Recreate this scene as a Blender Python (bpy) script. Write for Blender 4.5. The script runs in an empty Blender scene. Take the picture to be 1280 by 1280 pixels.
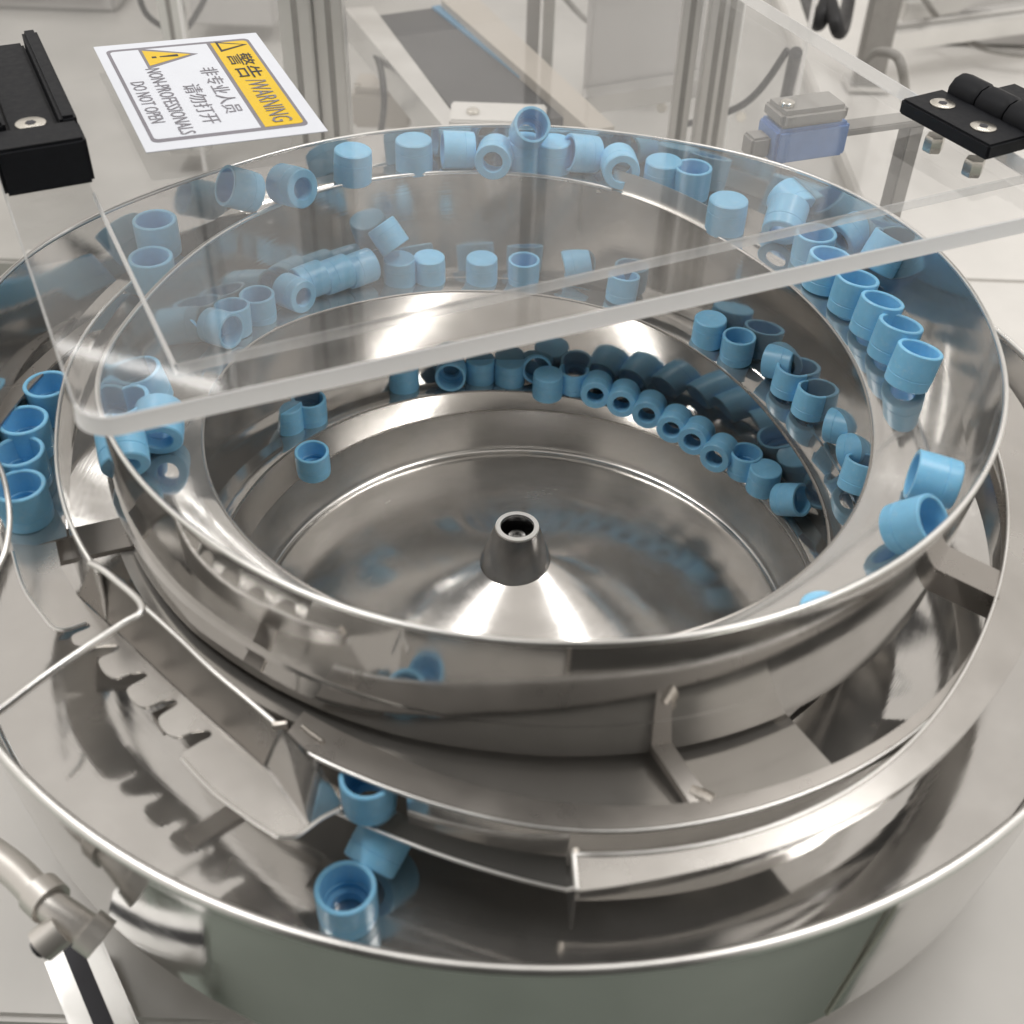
import bpy, bmesh, math, random
import numpy as np
from mathutils import Vector, Matrix, Euler
random.seed(7)
C = bpy.context.scene.collection
R = math.radians

# ---------------------------------------------------------------- camera, world, lamps, exposure
F, PITCH, ROLL, CH, CD, CX = 1501.44, 0.730636, 0.034371, 0.429158, 0.682291, 0.011418
cp, sp, cr, sr = math.cos(PITCH), math.sin(PITCH), math.cos(ROLL), math.sin(ROLL)
FW = Vector((0, cp, -sp)); RT0 = Vector((1, 0, 0)); UP0 = Vector((0, sp, cp))
RT = cr * RT0 + sr * UP0; UP = -sr * RT0 + cr * UP0
CAM = Vector((-CX, -CD, CH))
cam = bpy.data.objects.new('camera', bpy.data.cameras.new('camera'))
C.objects.link(cam)
m = Matrix.Identity(4)
for i in range(3):
    m[i][0], m[i][1], m[i][2], m[i][3] = RT[i], UP[i], -FW[i], CAM[i]
cam.matrix_world = m
cam.data.sensor_width = 36; cam.data.lens = F / 1280 * 36
cam.data.clip_start = .01; cam.data.clip_end = 60
cam.data.dof.use_dof = True; cam.data.dof.focus_distance = .92; cam.data.dof.aperture_fstop = 6.3
bpy.context.scene.camera = cam

world = bpy.data.worlds.new('World'); bpy.context.scene.world = world
world.use_nodes = True
bg = world.node_tree.nodes['Background']
bg.inputs[0].default_value = (.80, .758, .705, 1); bg.inputs[1].default_value = .58

def area(name, loc, rot, sx, sy, power, col=(1, .985, .96)):
    l = bpy.data.lights.new(name, 'AREA'); l.shape = 'RECTANGLE'; l.size = sx; l.size_y = sy
    l.energy = power; l.color = col
    o = bpy.data.objects.new(name, l); C.objects.link(o); o.location = loc; o.rotation_euler = rot
    return o
area('ceiling_tube_lamp', (-.93, 1.80, 1.70), (0, 0, R(-20)), 1.2, .05, .5)
area('ceiling_tube_lamp', (-.80, 2.02, 1.70), (0, 0, R(-20)), 1.2, .05, .5)
area('ceiling_lamp', (1.1, 2.15, 1.70), (0, 0, R(15)), .5, .12, 1.0)
area('ceiling_tube_lamp', (-1.0, .15, 2.1), (0, 0, R(84)), 1.2, .16, 10)
area('ceiling_tube_lamp', (1.0, .25, 2.1), (0, 0, R(97)), 1.2, .16, 10)
vs = bpy.context.scene.view_settings
vs.view_transform = 'Standard'; vs.look = 'None'; vs.gamma = 1; vs.exposure = 0.86

# ---------------------------------------------------------------- helpers
def ray(px, py):
    return FW + RT * ((px - 640) / F) - UP * ((py - 640) / F)
def at(px, py, z):
    d = ray(px, py); return CAM + d * ((z - CAM.z) / d.z)
def aty(px, py, y):
    d = ray(px, py); return CAM + d * ((y - CAM.y) / d.y)
def pol(t, r, z):
    return Vector((r * math.cos(R(t)), r * math.sin(R(t)), z))

def tab(rows):
    rows = sorted(rows); a = np.array(rows, float)
    tt = np.arange(a[0, 0], a[-1, 0] + .5, 1.)
    out = []
    for k in range(1, a.shape[1]):
        v = np.interp(tt, a[:, 0], a[:, k])
        n = 14
        pad = np.concatenate([2 * v[0] - v[n:0:-1], v, 2 * v[-1] - v[-2:-n - 2:-1]]) if len(v) > n + 2 else None
        if pad is not None:
            g = np.exp(-.5 * (np.arange(-n, n + 1) / 6.) ** 2); g /= g.sum()
            v = np.convolve(pad, g, 'valid')
        out.append(v)
    return lambda t: [float(np.interp(t, tt, v)) for v in out]

def link_mesh(name, verts, faces, mat, parent=None, sharp=35, smooth=True):
    me = bpy.data.meshes.new(name)
    me.from_pydata([tuple(v) for v in verts], [], faces)
    bm = bmesh.new(); bm.from_mesh(me); bmesh.ops.recalc_face_normals(bm, faces=bm.faces); bm.to_mesh(me); bm.free()
    if smooth:
        me.polygons.foreach_set('use_smooth', [True] * len(me.polygons)); me.set_sharp_from_angle(angle=R(sharp))
    me.materials.append(mat)
    o = bpy.data.objects.new(name, me); C.objects.link(o)
    if parent: o.parent = parent
    return o

def strip(name, ts, prof, mat, parent=None, th=.0016, side=1):
    """sheet metal swept round the axis: prof(t) -> [(r,z),...]; th = sheet thickness"""
    verts, faces = [], []
    n = None
    for t in ts:
        p = prof(t); k = len(p)
        q = []
        for i in range(k):
            a = p[max(i - 1, 0)]; b = p[min(i + 1, k - 1)]
            dx, dz = b[0] - a[0], b[1] - a[1]; L = math.hypot(dx, dz) or 1
            q.append((p[i][0] + side * dz / L * th, p[i][1] - side * dx / L * th))
        loop = list(p) + q[::-1]
        n = len(loop)
        verts += [pol(t, r, z) for r, z in loop]
    for j in range(len(ts) - 1):
        for i in range(n):
            a = j * n + i; b = j * n + (i + 1) % n
            faces.append((a, b, b + n, a + n))
    faces.append(tuple(range(n))); faces.append(tuple(range((len(ts) - 1) * n, len(ts) * n))[::-1])
    return link_mesh(name, verts, faces, mat, parent)

def tube(name, pts, rad, mat, parent=None, seg=10, closed=False):
    pts = [Vector(p) for p in pts]; verts, faces = [], []
    n = len(pts); prev = None
    for i, p in enumerate(pts):
        a = pts[i - 1] if (i or closed) else p; b = pts[(i + 1) % n] if (i < n - 1 or closed) else p
        d = (b - a).normalized()
        u = d.orthogonal().normalized() if prev is None else (prev - d * prev.dot(d)).normalized()
        prev = u; v = d.cross(u)
        for k in range(seg):
            an = 2 * math.pi * k / seg
            verts.append(p + (u * math.cos(an) + v * math.sin(an)) * rad)
    for i in range(n if closed else n - 1):
        for k in range(seg):
            a = i * seg + k; b = i * seg + (k + 1) % seg
            j = ((i + 1) % n) * seg
            faces.append((a, b, j + (k + 1) % seg, j + k))
    if not closed:
        faces.append(tuple(range(seg))[::-1]); faces.append(tuple(range((n - 1) * seg, n * seg)))
    return link_mesh(name, verts, faces, mat, parent, 50)

def smooth_path(pts, n=8):
    pts = [Vector(p) for p in pts]; out = []
    for i in range(len(pts) - 1):
        p0 = pts[max(i - 1, 0)]; p1 = pts[i]; p2 = pts[i + 1]; p3 = pts[min(i + 2, len(pts) - 1)]
        for k in range(n):
            t = k / n
            out.append(.5 * ((2 * p1) + (p2 - p0) * t + (2 * p0 - 5 * p1 + 4 * p2 - p3) * t * t + (3 * p1 - p0 - 3 * p2 + p3) * t ** 3))
    out.append(pts[-1]); return out

def lathe(name, prof, mat, parent=None, seg=48, closed=True, loc=(0, 0, 0), sharp=35):
    verts, faces = [], []; n = len(prof); loc = Vector(loc)
    for s in range(seg):
        a = 2 * math.pi * s / seg
        verts += [Vector((r * math.cos(a), r * math.sin(a), z)) + loc for r, z in prof]
    for s in range(seg):
        s2 = (s + 1) % seg
        for i in range(n if closed else n - 1):
            a, b = s * n + i, s * n + (i + 1) % n
            c, d = s2 * n + (i + 1) % n, s2 * n + i
            faces.append((a, b, c, d))
    o = link_mesh(name, verts, faces, mat, parent, sharp)
    bm = bmesh.new(); bm.from_mesh(o.data)
    bmesh.ops.remove_doubles(bm, verts=bm.verts, dist=1e-6); bmesh.ops.recalc_face_normals(bm, faces=bm.faces); bm.to_mesh(o.data); bm.free()
    o.data.polygons.foreach_set('use_smooth', [True] * len(o.data.polygons)); o.data.set_sharp_from_angle(angle=R(sharp))
    return o

def prism(name, poly, depth, mat, parent=None, bevel=0):
    """flat plate: polygon of 3-D points, extruded along -normal side by vector depth"""
    poly = [Vector(p) for p in poly]; dv = depth if isinstance(depth, Vector) else Vector((0, 0, depth))
    bm = bmesh.new()
    a = [bm.verts.new(p) for p in poly]; b = [bm.verts.new(p + dv) for p in poly]
    n = len(poly)
    bm.faces.new(a); bm.faces.new(b[::-1])
    for i in range(n): bm.faces.new((a[i], b[i], b[(i + 1) % n], a[(i + 1) % n]))
    bmesh.ops.recalc_face_normals(bm, faces=bm.faces)
    if bevel: bmesh.ops.bevel(bm, geom=bm.edges[:], offset=bevel, segments=2, affect='EDGES', clamp_overlap=True)
    me = bpy.data.meshes.new(name); bm.to_mesh(me); bm.free(); me.materials.append(mat)
    if bevel:
        me.polygons.foreach_set('use_smooth', [True] * len(me.polygons)); me.set_sharp_from_angle(angle=R(40))
    o = bpy.data.objects.new(name, me); C.objects.link(o)
    if parent: o.parent = parent
    return o

def box(name, lo, hi, mat, parent=None, bevel=.0, mw=None):
    x0, y0, z0 = lo; x1, y1, z1 = hi
    o = prism(name, [(x0, y0, z0), (x1, y0, z0), (x1, y1, z0), (x0, y1, z0)], z1 - z0, mat, parent, bevel)
    if mw is not None: o.matrix_local = mw
    return o

def empty(name, loc=(0, 0, 0), label=None, cat=None, group=None, kind=None):
    o = bpy.data.objects.new(name, None); C.objects.link(o); o.location = loc; o.empty_display_size = .02
    return tag(o, label, cat, group, kind)
def tag(o, label=None, cat=None, group=None, kind=None):
    if label: o['label'] = label
    if cat: o['category'] = cat
    if group: o['group'] = group
    if kind: o['kind'] = kind
    return o

# ---------------------------------------------------------------- materials
def mat(name):
    mt = bpy.data.materials.new(name); mt.use_nodes = True
    nt = mt.node_tree; return mt, nt, nt.nodes['Principled BSDF']
def noise(nt, scale, detail=4, rough=.6, vec=None):
    n = nt.nodes.new('ShaderNodeTexNoise'); n.inputs['Scale'].default_value = scale
    n.inputs['Detail'].default_value = detail; n.inputs['Roughness'].default_value = rough
    tc = nt.nodes.new('ShaderNodeTexCoord'); mp = nt.nodes.new('ShaderNodeMapping')
    nt.links.new(tc.outputs['Object'], mp.inputs[0]); nt.links.new(mp.outputs[0], n.inputs[0])
    if vec: mp.inputs['Scale'].default_value = vec
    return n
def ramp(nt, src, a, b, lo=.3, hi=.7):
    r = nt.nodes.new('ShaderNodeMapRange'); r.inputs['From Min'].default_value = lo; r.inputs['From Max'].default_value = hi
    r.inputs['To Min'].default_value = a; r.inputs['To Max'].default_value = b
    nt.links.new(src, r.inputs[0]); return r.outputs[0]
def colramp(nt, src, cols):
    r = nt.nodes.new('ShaderNodeValToRGB'); nt.links.new(src, r.inputs[0])
    e = r.color_ramp.elements
    e[0].position, e[0].color = cols[0][0], (*cols[0][1], 1); e[1].position, e[1].color = cols[-1][0], (*cols[-1][1], 1)
    for p, c in cols[1:-1]:
        x = e.new(p); x.color = (*c, 1)
    return r.outputs[0]
def metal(name, col, ro, dv=.06, bump=.02, scale=18, met=1.0):
    mt, nt, b = mat(name); b.inputs['Metallic'].default_value = met
    n = noise(nt, scale, 5)
    c = colramp(nt, n.outputs[0], [(.3, tuple(x * .92 for x in col)), (.7, col)]); nt.links.new(c, b.inputs['Base Color'])
    nt.links.new(ramp(nt, n.outputs[0], max(ro - dv * .5, .02), ro + dv), b.inputs['Roughness'])
    n2 = noise(nt, 9, 2); bp = nt.nodes.new('ShaderNodeBump'); bp.inputs['Strength'].default_value = bump; bp.inputs['Distance'].default_value = .01
    nt.links.new(n2.outputs[0], bp.inputs['Height']); nt.links.new(bp.outputs[0], b.inputs['Normal'])
    return mt
def plastic(name, col, ro=.4, spec=.5, var=.08, scale=60, **kw):
    mt, nt, b = mat(name)
    n = noise(nt, scale, 4)
    c = colramp(nt, n.outputs[0], [(.3, tuple(x * (1 - var) for x in col)), (.7, tuple(min(1, x * (1 + var)) for x in col))])
    nt.links.new(c, b.inputs['Base Color']); nt.links.new(ramp(nt, n.outputs[0], ro * .85, ro * 1.15), b.inputs['Roughness'])
    b.inputs['Specular IOR Level'].default_value = spec
    for k, v in kw.items(): b.inputs[k.replace('_', ' ')].default_value = v
    return mt

def polish(mt, amount=.5):
    nt = mt.node_tree; b = nt.nodes['Principled BSDF']
    tc = nt.nodes.new('ShaderNodeTexCoord'); sx = nt.nodes.new('ShaderNodeSeparateXYZ'); nt.links.new(tc.outputs['Object'], sx.inputs[0])
    cb = nt.nodes.new('ShaderNodeCombineXYZ'); nt.links.new(sx.outputs[0], cb.inputs[0]); nt.links.new(sx.outputs[1], cb.inputs[1])
    ln = nt.nodes.new('ShaderNodeVectorMath'); ln.operation = 'LENGTH'; nt.links.new(cb.outputs[0], ln.inputs[0])
    an = nt.nodes.new('ShaderNodeMath'); an.operation = 'ARCTAN2'; nt.links.new(sx.outputs[1], an.inputs[0]); nt.links.new(sx.outputs[0], an.inputs[1])
    v = nt.nodes.new('ShaderNodeCombineXYZ')
    for i_, (src, k_) in enumerate(((ln.outputs['Value'], 900), (sx.outputs[2], 900), (an.outputs[0], 3))):
        m_ = nt.nodes.new('ShaderNodeMath'); m_.operation = 'MULTIPLY'; m_.inputs[1].default_value = k_; nt.links.new(src, m_.inputs[0]); nt.links.new(m_.outputs[0], v.inputs[i_])
    n_ = nt.nodes.new('ShaderNodeTexNoise'); n_.inputs['Scale'].default_value = 1; n_.inputs['Detail'].default_value = 3; nt.links.new(v.outputs[0], n_.inputs[0])
    sm = noise(nt, 11, 6, .7)
    a1 = ramp(nt, n_.outputs[0], 0, .06 * amount, .5, .8); a2 = ramp(nt, sm.outputs[0], 0, .14 * amount, .5, .75)
    old = b.inputs['Roughness'].links[0].from_socket
    p1 = nt.nodes.new('ShaderNodeMath'); p2 = nt.nodes.new('ShaderNodeMath')
    nt.links.new(old, p1.inputs[0]); nt.links.new(a1, p1.inputs[1]); nt.links.new(p1.outputs[0], p2.inputs[0]); nt.links.new(a2, p2.inputs[1])
    nt.links.new(p2.outputs[0], b.inputs['Roughness'])
    bp = nt.nodes.new('ShaderNodeBump'); bp.inputs['Strength'].default_value = .05 * amount; bp.inputs['Distance'].default_value = .0004
    nt.links.new(n_.outputs[0], bp.inputs['Height'])
    nt.links.new(b.inputs['Normal'].links[0].from_socket, bp.inputs['Normal']); nt.links.new(bp.outputs[0], b.inputs['Normal'])
STEEL = metal('polished_steel', (.64, .625, .605), .055, .05, .003, 24, .86)
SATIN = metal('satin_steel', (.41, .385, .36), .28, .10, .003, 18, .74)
PLATE = metal('plate_steel', (.62, .60, .57), .14, .08, .002, 18, .70)
FLANGE = metal('flange_steel', (.52, .50, .475), .22, .08, .003, 18, .76)
polish(STEEL, .8)
FLOORSTEEL = metal('floor_steel', (.64, .62, .595), .15, .06, .003, 24, .84)
polish(FLOORSTEEL, .8)
BRIGHT = metal('steel_edge', (.86, .85, .83), .3, .1, .0)
WELD = metal('weld_bead', (.75, .70, .64), .35, .2, .6, 300)
ALU = metal('anodised_aluminium', (.82, .815, .80), .38, .1, 0)
DARKSTEEL = metal('boss_steel', (.33, .33, .33), .22, .08, .01)
SCREW = metal('screw_steel', (.75, .72, .66), .22, .1, 0)
BLUE = plastic('blue_polypropylene', (.27, .62, .90), .34, .5, .06, 90, Subsurface_Weight=.12, Subsurface_Scale=.004)
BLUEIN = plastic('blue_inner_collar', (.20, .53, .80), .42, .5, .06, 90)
def vary(mt, lo, hi):
    nt = mt.node_tree; b = nt.nodes['Principled BSDF']; src = b.inputs['Base Color'].links[0].from_socket
    oi = nt.nodes.new('ShaderNodeObjectInfo'); hs = nt.nodes.new('ShaderNodeHueSaturation')
    nt.links.new(ramp(nt, oi.outputs['Random'], lo, hi, 0, 1), hs.inputs['Value'])
    n = noise(nt, 260, 3); nt.links.new(ramp(nt, n.outputs[0], 1.02, .90, .55, .75), hs.inputs['Saturation'])
    nt.links.new(src, hs.inputs['Color']); nt.links.new(hs.outputs[0], b.inputs['Base Color'])
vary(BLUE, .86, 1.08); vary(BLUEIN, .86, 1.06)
BLACK = plastic('black_powder_coat', (.011, .012, .015), .55, .2, .2, 200)
RUBBER = plastic('black_cable', (.02, .02, .022), .5, .4)
WHITE = plastic('white_laminate', (.73, .715, .69), .35, .4, .07, 5)
PAPER = plastic('label_white', (.74, .77, .84), .35, .4, .01)
YELLOW = plastic('label_yellow', (.80, .54, .03), .4, .4, .02)
INK = plastic('label_ink', (.05, .05, .06), .5, .3)
INKG = plastic('label_grey_ink', (.24, .23, .26), .5, .3)
GREYPL = plastic('grey_plastic', (.30, .29, .275), .5, .4)
BEIGE = metal('nickel_fitting', (.80, .77, .73), .38, .1, 0, 18, .7)
SENSB = plastic('sensor_blue', (.14, .28, .60), .4, .4)
BELT = plastic('dark_belt', (.065, .066, .07), .55, .3, .15, 25)
BLUEL = plastic('blue_belt_edge', (.10, .26, .42), .5)
FLOORM = plastic('green_epoxy_floor', (.31, .365, .325), .3, .5, .1, 1.5)
DECK = plastic('grey_deck', (.46, .45, .43), .4, .4, .12, 6)
BEIGEP = plastic('beige_panel', (.50, .46, .41), .5, .3, .06, 5)
MIDG = plastic('grey_cabinet', (.50, .49, .48), .5, .3, .06, 5)

def acrylic(name, haze, tint=(1, 1, 1), refl=.5):
    mt = bpy.data.materials.new(name); mt.use_nodes = True; nt = mt.node_tree
    for n in list(nt.nodes): nt.nodes.remove(n)
    out = nt.nodes.new('ShaderNodeOutputMaterial')
    tr = nt.nodes.new('ShaderNodeBsdfTransparent'); tr.inputs[0].default_value = (*tint, 1)
    df = nt.nodes.new('ShaderNodeBsdfDiffuse'); df.inputs[0].default_value = (.85, .85, .85, 1)
    if haze > .4:
        tl = nt.nodes.new('ShaderNodeBsdfTranslucent'); tl.inputs[0].default_value = (1, 1, 1, 1)
        df2 = nt.nodes.new('ShaderNodeBsdfDiffuse'); df2.inputs[0].default_value = (.99, .98, .97, 1)
        df = nt.nodes.new('ShaderNodeMixShader'); df.inputs[0].default_value = .62
        nt.links.new(df2.outputs[0], df.inputs[1]); nt.links.new(tl.outputs[0], df.inputs[2])
    gl = nt.nodes.new('ShaderNodeBsdfGlossy'); gl.inputs['Roughness'].default_value = .04
    m1 = nt.nodes.new('ShaderNodeMixShader'); m2 = nt.nodes.new('ShaderNodeMixShader')
    n = noise(nt, 7, 6, .65, (1, 2.2, 1))
    nt.links.new(ramp(nt, n.outputs[0], haze * .6, haze * 1.5, .35, .7), m1.inputs[0])
    nt.links.new(tr.outputs[0], m1.inputs[1]); nt.links.new(df.outputs[0], m1.inputs[2])
    fr = nt.nodes.new('ShaderNodeFresnel'); fr.inputs[0].default_value = 1.4
    mu = nt.nodes.new('ShaderNodeMath'); mu.operation = 'MULTIPLY'; mu.inputs[1].default_value = refl
    nt.links.new(fr.outputs[0], mu.inputs[0]); nt.links.new(mu.outputs[0], m2.inputs[0])
    nt.links.new(m1.outputs[0], m2.inputs[1]); nt.links.new(gl.outputs[0], m2.inputs[2])
    nt.links.new(m2.outputs[0], out.inputs[0]); return mt
ACRYL = acrylic('clear_acrylic', .015, refl=.16)
ACRYL2 = acrylic('clear_guard_acrylic', .05, refl=.3)
ACRYLE = acrylic('frosted_acrylic_edge', 1.4, refl=.15)
ACRYLR = acrylic('acrylic_rib_edge', .48, refl=.4)

# ---------------------------------------------------------------- setting
floor = prism('floor', [(-8, -8, -1.05), (8, -8, -1.05), (8, 8, -1.05), (-8, 8, -1.05)], -.05, FLOORM); tag(floor, kind='structure')
table = empty('machine_table', (0, 0, -.33), 'white laminate machine table under the steel bowl feeder', 'table')
top = box('table_top', (-.62, -.335, -.03), (1.3, .62, 0), WHITE, table, .004)
for x, y in ((-.56, -.35), (1.24, -.35), (-.56, .56), (1.24, .56)):
    box('leg', (x - .03, y - .03, -.72), (x + .03, y + .03, -.0302), ALU, table)

DARKREFL = plastic('dark_reflection_body', (.035, .034, .033), .6, .3, .1, 2)  # for the two added unseen bodies that only show as dark reflections
tag(box('added_dark_upright', (-.6, -1.1, -1.05), (.5, -.95, 1.25), DARKREFL), kind='structure')  # added behind the camera, unseen; darkens what the steel front wall mirrors
tag(box('added_dark_overhang', (-1.25, -1.1, 1.2505), (.85, -.44, 1.45), DARKREFL, None, .02), kind='structure')  # added unseen slab overhead, supplies the dark band mirrored under the front rim
# ---------------------------------------------------------------- bowl feeder
feeder = empty('bowl_feeder', (0, 0, 0), 'polished stainless steel vibratory bowl feeder with spiral tracks and outer pan', 'bowl feeder')
# spiral edge of the track: turns of 360 degrees, rising; from t = 75 on it is the top rim of the wall
E = tab([(-740, .238, -.262), (-700, .238, -.256), (-660, .238, -.249), (-610, .238, -.238), (-520, .236, -.215), (-430, .227, -.187),
         (-365, .224, -.164), (-340, .214, -.155), (-314, .217, -.144), (-290, .222, -.133), (-258, .219, -.120), (-229, .220, -.106),
         (-202, .228, -.090), (-167, .226, -.073), (-148, .231, -.070), (-122, .234, -.070), (-90, .239, -.069), (-62, .240, -.068),
         (-36, .236, -.063), (-9, .231, -.059), (26, .230, -.051), (50, .235, -.046), (75, .262, -.042), (100, .276, -.039),
         (127, .279, -.033), (147, .271, -.027), (165, .266, -.022), (178, .268, -.018), (189, .277, -.015), (197, .284, -.013),
         (212, .281, -.011), (231, .281, -.008), (252, .288, -.006), (270, .294, -.003), (290, .298, -.001), (311, .299, 0),
         (335, .298, .001), (358, .298, .001), (375, .302, .0), (391, .308, -.004), (410, .310, -.008), (430, .306, -.012),
         (445, .304, -.012), (462, .307, -.012), (480, .315, -.012), (500, .322, -.012), (510, .332, -.011), (520, .347, -.010),
         (531, .363, -.008), (545, .369, -.008), (570, .372, -.008)])
# foot of the wall that stands behind each turn
WB = tab([(-740, .262), (-420, .260), (-340, .247), (-300, .250), (-258, .254), (-200, .258), (-160, .268), (-120, .277), (-60, .287), (0, .294),
          (40, .300), (90, .303), (130, .306), (150, .313), (165, .330), (178, .347), (200, .360)])

def angles(a, b, st=2.):
    n = max(2, int(abs(b - a) / st) + 1); return [a + (b - a) * i / (n - 1) for i in range(n)]

# bottom plate, slightly domed, with the clamping boss
def dense(p, k=5):
    out = []
    for a_, b_ in zip(p, p[1:]):
        L = math.hypot(b_[0] - a_[0], b_[1] - a_[1]); e = min(.2, .0012 / L)
        out += [a_] + ([(a_[0] + (b_[0] - a_[0]) * f, a_[1] + (b_[1] - a_[1]) * f) for f in [e] + [i_ / k for i_ in range(1, k)] + [1 - e]] if L > .008 else [])
    return out + [p[-1]]
prof = dense([(.0145, -.2257), (.2170, -.3003), (.2200, -.3004), (.2222, -.2985), (.2234, -.2960), (.2368, -.2625)])
lathe('bowl_floor', prof + [(.2390, -.2625), (.229, -.2990), (.219, -.3035), (.0145, -.2325)], FLOORSTEEL, feeder, 160, sharp=70)
tube('floor_weld', [pol(t, .2362, -.2618) for t in angles(0, 358, 2)], .0014, SATIN, feeder, 8, True)
BO = (-.007, -.002, 0)
boss = lathe('centre_boss', [(.0285, -.2335), (.0278, -.2295), (.0172, -.1965), (.0166, -.1955), (.0130, -.1955), (.0123, -.1965), (.0123, -.222), (.011, -.224), (.011, -.2335)], DARKSTEEL, feeder, 64, loc=BO, sharp=30)
lathe('boss_ring', [(.0171, -.1959), (.0167, -.1945), (.0131, -.1945), (.0127, -.1959)], BRIGHT, boss, 48, loc=BO)
lathe('boss_bolt', [(.0001, -.206), (.0035, -.206), (.0036, -.2045), (.0066, -.2045), (.0075, -.206), (.0075, -.220), (.0001, -.220)], DARKSTEEL, boss, 24, loc=BO)

def wall_top(t):
    r, z = E(t + 360)
    if t < -285: r += .024 * min(1, (-285 - t) / 25); z -= .002
    return r, z
def wprof(t):
    r1, z1 = wall_top(t); r0 = WB(t)[0]; z0 = E(t)[1] - .006
    k = max(0., min(1., (t + 178) / 14.)) * max(0., min(1., (30 - t) / 30.))
    z0b = z0 + (min(z0, -.100) - z0) * k
    if t > 140: z0b = z0 - .075 * min(1, (t - 140) / 50)
    if k > 0: r0 = r0 + (r1 + .0025 - .0110 * max(0., min(1., (t + 134) / 40.)) - r0) * k
    return [(r0, z0b), (r1 + (r0 - r1) * .5, z0b + (z1 - z0b) * .5), (r1, z1)]
strip('bowl_wall', angles(-740, 200), wprof, STEEL, feeder, .0018, 1)
def tprof(t):
    r, z = E(t); ro = max(WB(t)[0] + .001, r + .012)
    if -178 < t < 30: ro = max(ro, wprof(t)[0][0] + .0045)
    return [(r, z), (r + .0015, z + .0004), ((r + ro) / 2, z - .0012), (ro, z - .003)]
strip('spiral_track', angles(-740, 142), tprof, STEEL, feeder, .0016, 1)
strip('track_riser', angles(-738, -515), lambda t: (lambda e: [(min(e[0] - .0008, .2365), -.2625), (e[0] - .0004, (e[1] - .2625) / 2), (e[0], e[1] - .0006)])(E(t)), STEEL, feeder, .0014, -1)
strip('wall_foot', angles(-176, 28), lambda t: (lambda b: [(.250, b[1] + .001), (b[0] + .0015, b[1] + .0006)])(wprof(t)[0]), STEEL, feeder, .0014, 1)
tube('rim_bead', [pol(t, E(t)[0] + .0005, E(t)[1] + .0006) for t in angles(76, 556)], .0017, BRIGHT, feeder, 8)
tube('track_edge', [pol(t, E(t)[0] - .0002, E(t)[1] - .0006) for t in angles(-738, 74)], .0011, SATIN, feeder, 6)

strip('track_guard', angles(51, 76), lambda t: (lambda e: [(e[0] + .004, e[1] - .003), (e[0] + .0055, e[1] + .006), (e[0] + .007, e[1] + .0155)])(E(t)), BRIGHT, feeder, .0012, -1)
for wt_ in (78, 92, 110, 135):
    tube('weld_spot', [pol(wt_, E(wt_)[0] + .001, E(wt_)[1] - .004), pol(wt_ + .9, E(wt_)[0] + .001, E(wt_)[1] - .004)], .0016, WELD, feeder, 8)
def bead(name, path, r=.0016):
    out = []
    P_ = smooth_path(path, 10)
    verts, faces = [], []
    o = tube(name, P_, r, WELD, feeder, 8)
    k = 8
    for i, v in enumerate(o.data.vertices):
        c_ = P_[i // k]; f = 1 + .35 * math.sin((i // k) * 1.9) * random.uniform(.6, 1)
        v.co = c_ + (v.co - c_) * f
    return o
bead('weld_bead', [pol(283.2, .2835, -.0975), pol(284, .2842, -.0985), pol(284.9, .2836, -.0975)])
bead('weld_bead', [pol(329, .2875, -.089), pol(330, .289, -.095), pol(331, .2875, -.101)], .0018)
bead('weld_bead', [pol(246, .300, -.0993), pol(247.5, .3025, -.0990), pol(249, .3045, -.0993)], .0013)
bead('weld_bead', [pol(274.2, .352, -.0905), pol(274.3, .351, -.100), pol(274.3, .350, -.115)], .0014)
# outer chute on the left, carrying caps out of the bowl
CH_ = tab([(120, .276, .310, -.0385), (142, .274, .318, -.038), (155, .280, .328, -.043), (165, .292, .338, -.052), (175, .305, .348, -.068),
           (185, .314, .358, -.085), (196, .320, .362, -.097), (206, .322, .362, -.1), (216, .322, .36, -.1)])
strip('outer_chute', angles(141, 204), lambda t: (lambda a: [(a[0], a[2]), ((a[0] + a[1]) / 2, a[2] - .0015), (a[1], a[2] - .002)])(CH_(t)), STEEL, feeder, .0016, 1)
GW = tab([(160, .296, -.034, -.05), (172, .308, -.038, -.07), (178, .315, -.044, -.082), (186, .315, -.048, -.092), (193, .313, -.050, -.1), (198, .315, -.051, -.104), (204, .317, -.053, -.104), (213, .319, -.058, -.104), (219, .317, -.062, -.104)])
strip('guide_wall', angles(162, 219), lambda t: (lambda a: [(a[0] + .004, a[2]), (a[0] + .001, (a[1] + a[2]) / 2), (a[0], a[1])])(GW(t)), STEEL, feeder, .0015, -1)
tube('guide_wall_edge', [pol(t, GW(t)[0], GW(t)[1] + .0004) for t in angles(164, 219)], .0013, BRIGHT, feeder, 8)
# low light-coloured fold at the foot of the left outer wall
strip('wall_fold', angles(169, 194), lambda t: (lambda z: [(.327 + .0019 * (t - 176), z), (.341 + .0019 * (t - 176), z - .001)])(-.058 - .0002 * (t - 169)), SATIN, feeder, .0016, 1)

def poly3(pts, z): return [at(x, y, z) for x, y in pts]
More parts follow.
